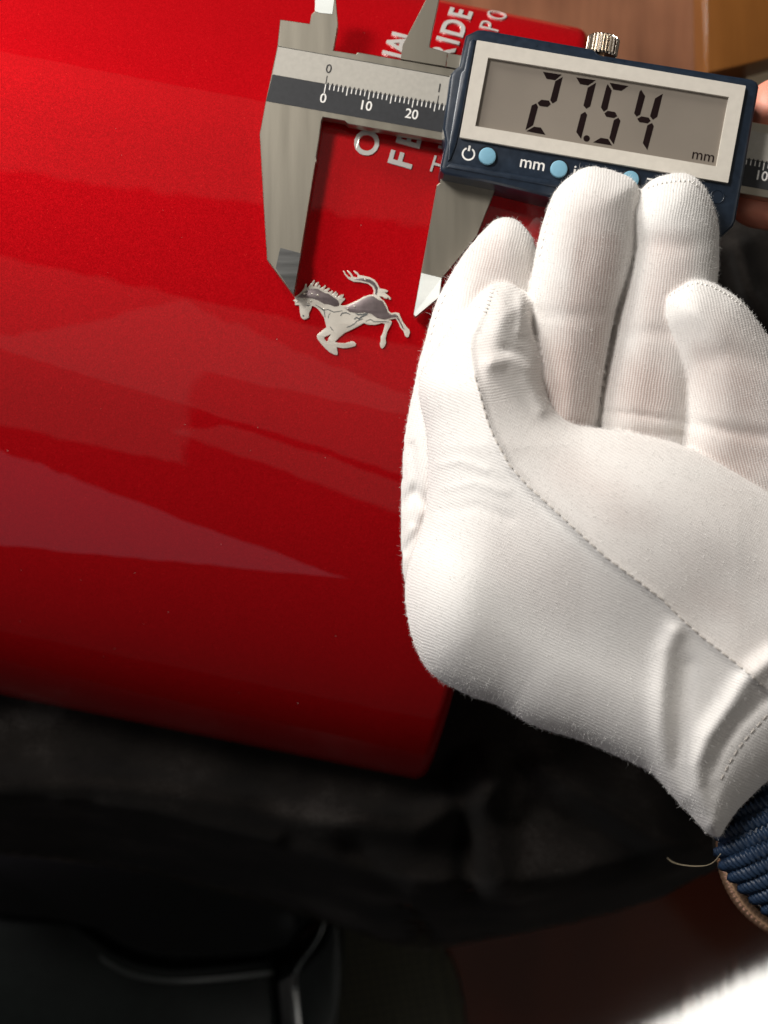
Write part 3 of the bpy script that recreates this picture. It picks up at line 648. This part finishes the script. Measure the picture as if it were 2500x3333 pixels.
index = Solid([(1642,706),(1604,717),(1559,764),(1499,839),(1446,930),(1412,997),(1385,1103),(1363,1178),(1348,1253),(1325,1367),(1314,1442),(1306,1600),(1306,1701),(1308,1815),(1318,1920),(1400,2000),(1600,1900),(1690,1500),(1735,1200),(1750,1000),(1752,860),(1742,785),(1705,732),(1672,710)], 8.5, ramp_y(720, 7.5, 1500, 11.5), kb=.8, extra=fing_extra([([(1306,1640),(1350,1600),(1390,1640)], -1.2, 22), ([(1320,1790),(1360,1740),(1385,1690)], -1.2, 16), ([(1340,1450),(1352,1580),(1345,1700)], -.8, 12)]))
middle = Solid([(1906,540),(1860,568),(1808,616),(1785,666),(1768,719),(1751,779),(1735,862),(1723,952),(1722,1040),(1740,1200),(1760,1450),(1850,1560),(1935,1480),(1944,1382),(1960,1254),(1975,1156),(1992,1073),(2011,990),(2036,922),(2058,839),(2068,749),(2075,690),(2082,620),(2068,588),(2034,568),(1966,545)], 9.8, ramp_y(560, 16.5, 1400, 17.5), extra=fing_extra([([(1700,1010),(1850,1030),(2000,1020)], -.35, 26), ([(1740,1360),(1860,1378),(1960,1374)], -.8, 14)]))
ring = Solid([(2082,630),(2100,600),(2125,582),(2177,564),(2237,562),(2278,586),(2313,640),(2333,696),(2345,764),(2340,839),(2338,914),(2330,1050),(2300,1250),(2260,1450),(2180,1600),(2000,1540),(1940,1440),(1942,1378),(1951,1314),(1966,1238),(1988,1148),(2004,1058),(2026,967),(2049,877),(2064,801),(2058,740),(2055,690)], 9.8, ramp_y(580, 15, 1400, 15), extra=fing_extra([([(2080,790),(2200,800),(2340,780)], -.55, 34), ([(1990,1090),(2150,1080),(2300,1100)], -.35, 26), ([(1940,1395),(2080,1412),(2230,1420)], -.8, 13), ([(1950,1335),(2080,1350),(2230,1372)], -.5, 10)]))
pinky = Solid([(2154,985),(2166,952),(2212,924),(2247,905),(2305,911),(2365,943),(2418,980),(2463,1041),(2500,1095),(2600,1230),(2680,1420),(2700,1700),(2400,1720),(2235,1560),(2222,1460),(2225,1400),(2233,1329),(2233,1239),(2215,1193),(2199,1141),(2174,1086),(2155,1043)], 11.5, ramp_y(930, 21, 1500, 18), extra=fing_extra([([(2225,1370),(2350,1400),(2520,1420)], -.7, 22), ([(2260,1180),(2380,1150),(2500,1180)], -.5, 40)]))
palm = Solid([(1500,1350),(1740,1370),(1950,1385),(2225,1420),(2600,1380),(2750,1500),(2820,1800),(2700,2300),(2000,2200),(1500,2050),(1400,1800),(1420,1500)], 12, lambda X, Y: 10+0*X)
hand = thing('person', P(1900, 1700, 5), 'hand in a white cotton glove reaching over the red case towards the caliper', 'hand')
gm = fuse([thumb, index, middle, ring, pinky, palm], .42, 3)
co = coords(gm); gx, gy = PX(co); gz = co[:, 2]
parts = [thumb, index, middle, ring, pinky, palm]
err = np.stack([np.where(s.sample(gx, gy, s.d) > -6, np.abs(gz-s.sample(gx, gy, s.front)), 60) for s in parts]); which = err.argmin(0)
rib = np.zeros(len(gx)); row = np.zeros(len(gx)); thin = np.zeros(len(gx))
def axis_fields(p0, p1):
    dx, dy = p1[0]-p0[0], p1[1]-p0[1]; l = math.hypot(dx, dy); dx, dy = dx/l, dy/l
    return ((gx-p0[0])*-dy+(gy-p0[1])*dx)/K, ((gx-p0[0])*dx+(gy-p0[1])*dy)/K
for k, (p0, p1) in {1: ((1650, 720), (1480, 1500)), 2: ((1960, 560), (1830, 1450)), 3: ((2210, 580), (2080, 1480)), 4: ((2250, 920), (2420, 1600)), 5: ((2000, 1400), (2000, 2000))}.items():
    a, b = axis_fields(p0, p1); mk = which == k; rib[mk] = a[mk]; row[mk] = b[mk]
sd_, al_, side_ = seg_dist(gx, gy, SEAM, False)
thl = math.radians(24)
left_rib = (gy*math.cos(thl)-gx*math.sin(thl))/K
t1, t2 = math.radians(-9), math.radians(31)
right_rib = np.where(gy < 1330-.25*(gx-1550), gy*math.cos(t1)-gx*math.sin(t1), gy*math.cos(t2)-gx*math.sin(t2))/K
rt = side_ < 0
mk = which == 0
rib[mk] = np.where(rt, right_rib, left_rib)[mk]; row[mk] = ((gx*math.cos(thl)+gy*math.sin(thl))/K)[mk]
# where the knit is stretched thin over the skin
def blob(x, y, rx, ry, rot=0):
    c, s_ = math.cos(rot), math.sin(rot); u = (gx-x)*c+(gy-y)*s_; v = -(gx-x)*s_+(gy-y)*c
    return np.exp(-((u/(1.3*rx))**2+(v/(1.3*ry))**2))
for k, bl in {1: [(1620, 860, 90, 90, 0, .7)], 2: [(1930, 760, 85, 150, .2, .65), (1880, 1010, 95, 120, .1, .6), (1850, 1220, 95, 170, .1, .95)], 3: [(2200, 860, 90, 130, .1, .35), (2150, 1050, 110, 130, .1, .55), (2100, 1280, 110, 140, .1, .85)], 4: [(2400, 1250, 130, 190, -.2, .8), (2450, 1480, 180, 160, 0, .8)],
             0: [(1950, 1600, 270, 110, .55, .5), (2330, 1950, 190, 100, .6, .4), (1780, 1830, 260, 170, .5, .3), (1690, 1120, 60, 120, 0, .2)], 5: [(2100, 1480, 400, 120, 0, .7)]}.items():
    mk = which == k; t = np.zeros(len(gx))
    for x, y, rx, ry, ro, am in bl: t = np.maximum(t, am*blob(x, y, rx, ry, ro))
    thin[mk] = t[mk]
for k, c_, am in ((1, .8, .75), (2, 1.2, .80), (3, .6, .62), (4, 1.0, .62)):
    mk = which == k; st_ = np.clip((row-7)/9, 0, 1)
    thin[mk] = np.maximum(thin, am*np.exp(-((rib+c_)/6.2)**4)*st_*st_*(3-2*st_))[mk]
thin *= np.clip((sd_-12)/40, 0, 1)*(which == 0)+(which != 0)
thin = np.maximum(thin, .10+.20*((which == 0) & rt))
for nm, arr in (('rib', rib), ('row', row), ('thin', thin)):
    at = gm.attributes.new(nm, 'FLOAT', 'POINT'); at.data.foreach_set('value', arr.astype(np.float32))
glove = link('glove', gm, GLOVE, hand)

# seam stitches: one small thread each, laid on the glove
def front_z(x, y, sol): return float(sol.sample(np.array([x]), np.array([y]), sol.front)[0])
def along(line, step, start=0.0):
    out = []; pos = start; run = 0.0
    for i in range(len(line)-1):
        a, b = Vector(line[i]), Vector(line[i+1]); l = (b-a).length
        while pos < run+l: out.append((a+(b-a)*((pos-run)/l), (b-a).normalized())); pos += step
        run += l
    return out
v, f = tube([(-.58, 0, 0), (-.45, 0, .04), (0, 0, .06), (.45, 0, .04), (.58, 0, 0)], .17, 6); STM = mesh_from(v, f, True); STM.materials.append(STITCH)
v, f = tube([(-.45, 0, 0), (0, 0, .16), (.45, 0, 0)], .15, 6); STW = mesh_from(v, f, True); STW.materials.append(THREAD)
def stitches(line, sol, step, me, name, start=0, lift=.05, cross=False):
    for p, d in along(line, step, start):
        z = front_z(p.x, p.y, sol)
        q = P(p.x, p.y, z+lift); e = P(p.x+d.x*8, p.y+d.y*8, front_z(p.x+d.x*8, p.y+d.y*8, sol)+lift)-q
        if cross: e = Vector((-e.y, e.x, e.z))+e*.35
        M = Matrix.Translation(q*S) @ e.to_track_quat('X', 'Z').to_matrix().to_4x4()
        link(name, me, None, glove, M)
stitches(SEAM[6:-2], thumb, 31, STM, 'stitch', 6)
stitches([(2490,2335),(2440,2390),(2400,2440),(2370,2490),(2345,2540)], thumb, 30, STM, 'stitch', 0)
stitches([(1604,940),(1590,985),(1578,1015)], thumb, 13, STW, 'overlock_stitch', 0, .1, True)
stitches([(2110,612),(2150,598),(2200,590),(2245,588),(2268,604)], ring, 15, STW, 'overlock_stitch', 0, .1, True)
stitches([(2180,962),(2225,936),(2260,922),(2310,930),(2370,962),(2420,1000)], pinky, 16, STW, 'overlock_stitch', 0, .1, True)
stitches([(1800,650),(1778,740),(1758,830)], middle, 26, STW, 'overlock_stitch', 0, .0)
stitches([(1450,960),(1420,1030),(1398,1120)], index, 26, STW, 'overlock_stitch', 0, .0)

# cotton fuzz standing off the glove
def fuzz(me, n, lo, hi, keep=None):
    me.calc_loop_triangles(); nt_ = len(me.loop_triangles)
    tri = np.zeros(nt_*3, np.int32); me.loop_triangles.foreach_get('vertices', tri); tri = tri.reshape(-1, 3)
    v = coords(me); a, b, c = v[tri[:, 0]], v[tri[:, 1]], v[tri[:, 2]]
    cr = np.cross(b-a, c-a); ar = np.linalg.norm(cr, axis=1); nn = cr/np.maximum(ar, 1e-9)[:, None]
    ce = (a+b+c)/3
    vis = nn[:, 2] > -.35
    px, py = PX(ce); vis &= (px < 2560) & (py < 2760)
    p = ar*vis; p /= p.sum(); pick = rng.choice(nt_, n, p=p)
    r1 = np.sqrt(rng.random(n)); r2 = rng.random(n)
    o = a[pick]*(1-r1)[:, None]+b[pick]*(r1*(1-r2))[:, None]+c[pick]*(r1*r2)[:, None]
    d = nn[pick]+rng.normal(0, .75, (n, 3)); d /= np.linalg.norm(d, axis=1)[:, None]
    l = rng.uniform(lo, hi, n)**1.0; l *= np.where(rng.random(n) < .06, 1.9, 1)
    curl = rng.normal(0, .5, (n, 3))
    s_ = np.cross(d, rng.normal(0, 1, (n, 3))); s_ /= np.linalg.norm(s_, axis=1)[:, None]; wd = .018
    m1 = o+d*(l*.5)[:, None]+curl*(l*.12)[:, None]; e = o+d*(l*.85)[:, None]+curl*(l*.55)[:, None]
    V = np.stack([o-s_*wd, o+s_*wd, m1+s_*wd, m1-s_*wd, e], 1).reshape(-1, 3)
    k = (np.arange(n)*5)[:, None]
    F = np.concatenate([(k+[0, 1, 2]), (k+[0, 2, 3]), (k+[3, 2, 4])])
    out = bpy.data.meshes.new('fuzz'); out.from_pydata((V*S).tolist(), [], F.tolist()); out.update(); return out
fz = link('cotton_fuzz', fuzz(gm, 46000, .22, .75), plain('cotton_fibre', (.72, .705, .68), 1.0), glove); fz['kind'] = 'stuff'

# ================================================================= wristwatch on the gloved arm
watch = thing('wristwatch', P(2640, 2760, 10), 'wristwatch with ribbed navy rubber strap and rose gold coin edge at the cuff', 'wristwatch')
strap = Solid([(2335,2745),(2352,2690),(2410,2615),(2464,2562),(2510,2525),(2700,2400),(2950,2600),(2900,2950),(2700,3080),(2560,3020),(2500,2972),(2440,2920),(2395,2875),(2356,2830),(2340,2790)], 12, lambda X, Y: 14+0*X, kf=1.05, kb=.6, g=7, smooth=6, ch=1)
sm_ = fuse([strap], .7, 2); strap_o = link('strap', sm_, RUBBER, watch)
def rope(a, b):
    pts = []
    a, b = Vector(a), Vector(b); d = (b-a); n = int(d.length/2)
    vs, fs = [], []; nk = 10
    for i in range(n+1):
        p = a+d*(i/n); dd = float(strap.sample(np.array([p.x]), np.array([p.y]), strap.d)[0])
        if dd < 3: continue
        pts.append(P(p.x, p.y, front_z(p.x, p.y, strap)+.15))
    if len(pts) < 6: return None
    run = 0
    for i, p in enumerate(pts):
        t = (pts[min(i+1, len(pts)-1)]-pts[max(i-1, 0)]).normalized(); u = t.cross(Vector((0, 0, 1))).normalized(); v_ = u.cross(t)
        if i: run += (p-pts[i-1]).length
        for k in range(nk):
            th = 2*math.pi*k/nk
            r = .95+.26*math.sin(2*math.pi*run/1.25+1.0*th)
            vs.append(p+u*math.cos(th)*r*1.5+v_*math.sin(th)*r*.9)
    m_ = len(pts)
    for i in range(m_-1):
        for k in range(nk): fs.append((i*nk+k, i*nk+(k+1) % nk, (i+1)*nk+(k+1) % nk, (i+1)*nk+k))
    fs += [tuple(range(nk)), tuple(range((m_-1)*nk, m_*nk))]
    return mesh_from(vs, fs, True)
for k in range(-2, 12):
    y0 = 2722+k*50
    me = rope((2320, y0+14), (2760, y0-165))
    if me: link('rope_rib', me, RUBBER, strap_o)
wc = P(2650, 2760, 8); vs, fs = [], []; n = 720; R0 = 316/K*(CAM-8)/CAM
pf = [(-1.7+1.7*math.cos(math.radians(q)), 4.2+1.9*math.sin(math.radians(q))) for q in range(-70, 151, 20)]
for dr, h in pf:
    for i in range(n):
        t = 2*math.pi*i/n; kn = .34*(abs(math.sin(52*t+.9*h))**.5)-.17
        r = R0+dr+kn; vs.append((wc.x+r*math.cos(t), wc.y+r*math.sin(t), wc.z-5+h))
for j in range(len(pf)-1):
    for i in range(n): fs.append((j*n+i, j*n+(i+1) % n, (j+1)*n+(i+1) % n, (j+1)*n+i))
link('bezel_ring', mesh_from(vs, fs, True), ROSE, watch)
link('watch_case', prism(disc_poly(2650, 2760, 300, 72), 6.5, -4, bevel=1.2), CASE, watch)

# ================================================================= bare hand behind the caliper beam
bare = thing('person', P(2560, 520, -10), 'bare fingertips pinching the caliper beam beside its display at the frame edge', 'hand')
bh = fuse([Solid([(2425,380),(2440,315),(2462,282),(2490,262),(2560,240),(2680,230),(2800,300),(2800,460),(2640,450),(2500,440),(2430,430)], 7.5, lambda X, Y: -9+0*X, ch=2),
           Solid([(2372,690),(2378,640),(2400,590),(2480,560),(2640,560),(2800,600),(2800,760),(2640,748),(2520,752),(2450,745),(2400,725)], 8, lambda X, Y: -12+0*X, ch=2),
           Solid([(2680,230),(2950,230),(3000,500),(2950,780),(2680,760),(2640,500)], 10, lambda X, Y: -11+0*X, ch=2)], .6, 3)
link('fingers', bh, SKIN, bare)

# ================================================================= black suede cloth and black plastic case
cl_pts = [(-700,2000),(-700,2760),(300,2800),(900,2960),(1250,3080),(1420,3105),(1600,3060),(1900,3010),(2150,2930),(2400,2800),(2700,2500),(2900,1900),(2760,1000),(2560,620),(2300,560),(1500,700),(300,1500)]
def cloth_fold(X, Y):
    e = 12*gauss(X, Y, [(-700,2540),(0,2560),(300,2545),(650,2590),(1000,2660),(1350,2690),(1600,2570)], 70)
    e += 6*gauss(X, Y, [(1580,2470),(1600,2700),(1650,2960)], 55)-6*gauss(X, Y, [(1490,2480),(1510,2700),(1530,2900)], 45)
    e += 7*gauss(X, Y, [(1760,2500),(2000,2640),(2200,2760),(2330,2800)], 45)-5*gauss(X, Y, [(1720,2620),(1950,2720),(2150,2830)], 45)
    e += 5*gauss(X, Y, [(1700,2960),(1900,2880),(2150,2900)], 50)-4*gauss(X, Y, [(1150,2760),(1300,2900),(1380,3040)], 45)
    e += 3*gauss(X, Y, [(200,2620),(500,2640),(900,2730)], 30)
    e += 8*gauss(X, Y, [(2400,800),(2440,950),(2520,1100)], 40)-2*gauss(X, Y, [(2360,860),(2400,1000)], 30)
    e += 2.5*soft_noise(X*.6, Y*.6)
    return e
def cloth_base(X, Y):
    d, _, _ = seg_dist(X, Y, [(-900, 2560), (300, 2600), (900, 2740), (1350, 2860), (1700, 2860), (2400, 2700), (2900, 2560)], False)
    yl = np.interp(X, [-900, 300, 900, 1350, 1700, 2400, 2900], [2560, 2600, 2740, 2860, 2860, 2700, 2560])
    t = np.clip(d/230, 0, 1)*(Y > yl)
    return -90-95*t**1.5
cloth_s = Solid(cl_pts, 6, cloth_base, g=8, extra=cloth_fold, kf=1, kb=.3, smooth=6)
me = fuse([cloth_s], 1.1, 4)
cl = link('cloth', me, SUEDE); cl['label'] = 'black suede cloth bunched under the red case and gloved wrist'; cl['category'] = 'cloth'
bc = thing('box', P(500, 3000, -260), 'black glossy plastic box with a stepped side, in front of the suede fold', 'box')
lidp = chaikin([(-200,2650),(100,2622),(300,2615),(700,2658),(900,2742),(1048,2868),(1046,3000),(1030,3040),(955,3115),(895,3168),(700,3190),(560,3198),(430,3180),(345,3135),(250,3060),(-200,3010)], 1)
link('lid', prism(lidp, -205, -240, bevel=2.6, seg=3, ztop=[-205-24*(y-2620)/560 for x, y in lidp]), BLACKGLOSS, bc)
link('front_wall', prism([(-200,2960),(240,3010),(360,3100),(440,3140),(560,3160),(700,3150),(885,3130),(905,3333),(930,3600),(-200,3600)], -231, -259.5, bevel=1.0), BLACKSIDE, bc)
link('side_flange', prism([(1062,2872),(1082,2874),(1084,3000),(1060,3080),(975,3170),(970,3230),(1000,3420),(1090,3400),(1110,3200),(1110,3100),(1098,2960),(1096,2860),(1064,2862)], -209, -259.5, bevel=.8), BLACKSIDE, bc)
link('side_wall', prism([(958,3175),(975,3172),(972,3230),(1010,3600),(940,3600),(905,3200)], -211, -259.5, bevel=.6), BLACKGLOSS, bc)
v, f = tube([P(x, y, z) for x, y, z in chaikin([(325,3112,-226),(345,3132,-227),(430,3178,-229),(560,3197,-230),(700,3189,-229),(895,3166,-228)], 2, False)], .75, 8, lambda t: min(1, .25+2.2*t))
link('edge_highlight', mesh_from(v, f, True), EDGE_HIGHLIGHT, bc)  # tube added to draw the highlight along the lid edge
v, f = tube([P(x, y, z) for x, y, z in chaikin([(1066,2876,-208),(1064,2950,-208),(1058,3004,-208),(1030,3070,-208),(975,3140,-209),(962,3170,-209)], 2, False)], .55, 8)
link('flange_highlight', mesh_from(v, f, True), EDGE_HIGHLIGHT, bc)  # tube added to draw the highlight down the flange
link('clip', prism([(714,2683),(803,2676),(803,2686),(716,2692)], -203.5, -206), BLACKSIDE, bc)

def woven():
    m, nt, b = new_mat('black_woven_fabric'); b.inputs['Roughness'].default_value = .9; b.inputs['Specular IOR Level'].default_value = .15
    tc = N(nt, 'ShaderNodeTexCoord'); mp = N(nt, 'ShaderNodeMapping'); nt.links.new(tc.outputs['Object'], mp.inputs[0]); mp.inputs['Rotation'].default_value = (0, 0, .6)
    ck = N(nt, 'ShaderNodeTexChecker', Scale=420.0); nt.links.new(mp.outputs[0], ck.inputs['Vector'])
    ck.inputs['Color1'].default_value = (.012, .011, .006, 1); ck.inputs['Color2'].default_value = (.003, .003, .002, 1)
    nt.links.new(ck.outputs['Color'], b.inputs['Base Color']); bp = N(nt, 'ShaderNodeBump', Strength=.6, Distance=.0006); nt.links.new(ck.outputs['Fac'], bp.inputs['Height']); nt.links.new(bp.outputs[0], b.inputs['Normal'])
    return m
pad = Solid([(1010,3000),(1150,2940),(1300,3000),(1440,3060),(1500,3180),(1520,3330),(1560,3800),(980,3800),(985,3300)], 7, lambda X, Y: -254+0*X, g=10, kb=.6)
po = link('fabric_pad', fuse([pad], 1.2, 2), woven()); po['label'] = 'black woven fabric pad beside the plastic box, below the suede drape'; po['category'] = 'pad'

# a loose pale thread by the strap
tp = [(2172,2792),(2185,2805),(2215,2815),(2260,2820),(2300,2818),(2326,2806),(2345,2780)]
tp = chaikin(tp, 2, False)
v, f = tube([P(x, y, -40+70*i/len(tp)) for i, (x, y) in enumerate(tp)], .11, 6)
th = link('thread', mesh_from(v, f, True), plain('pale_fibre', (.5, .42, .28), .6)); th['label'] = 'thin pale loose thread curling beside the watch strap'; th['category'] = 'thread'
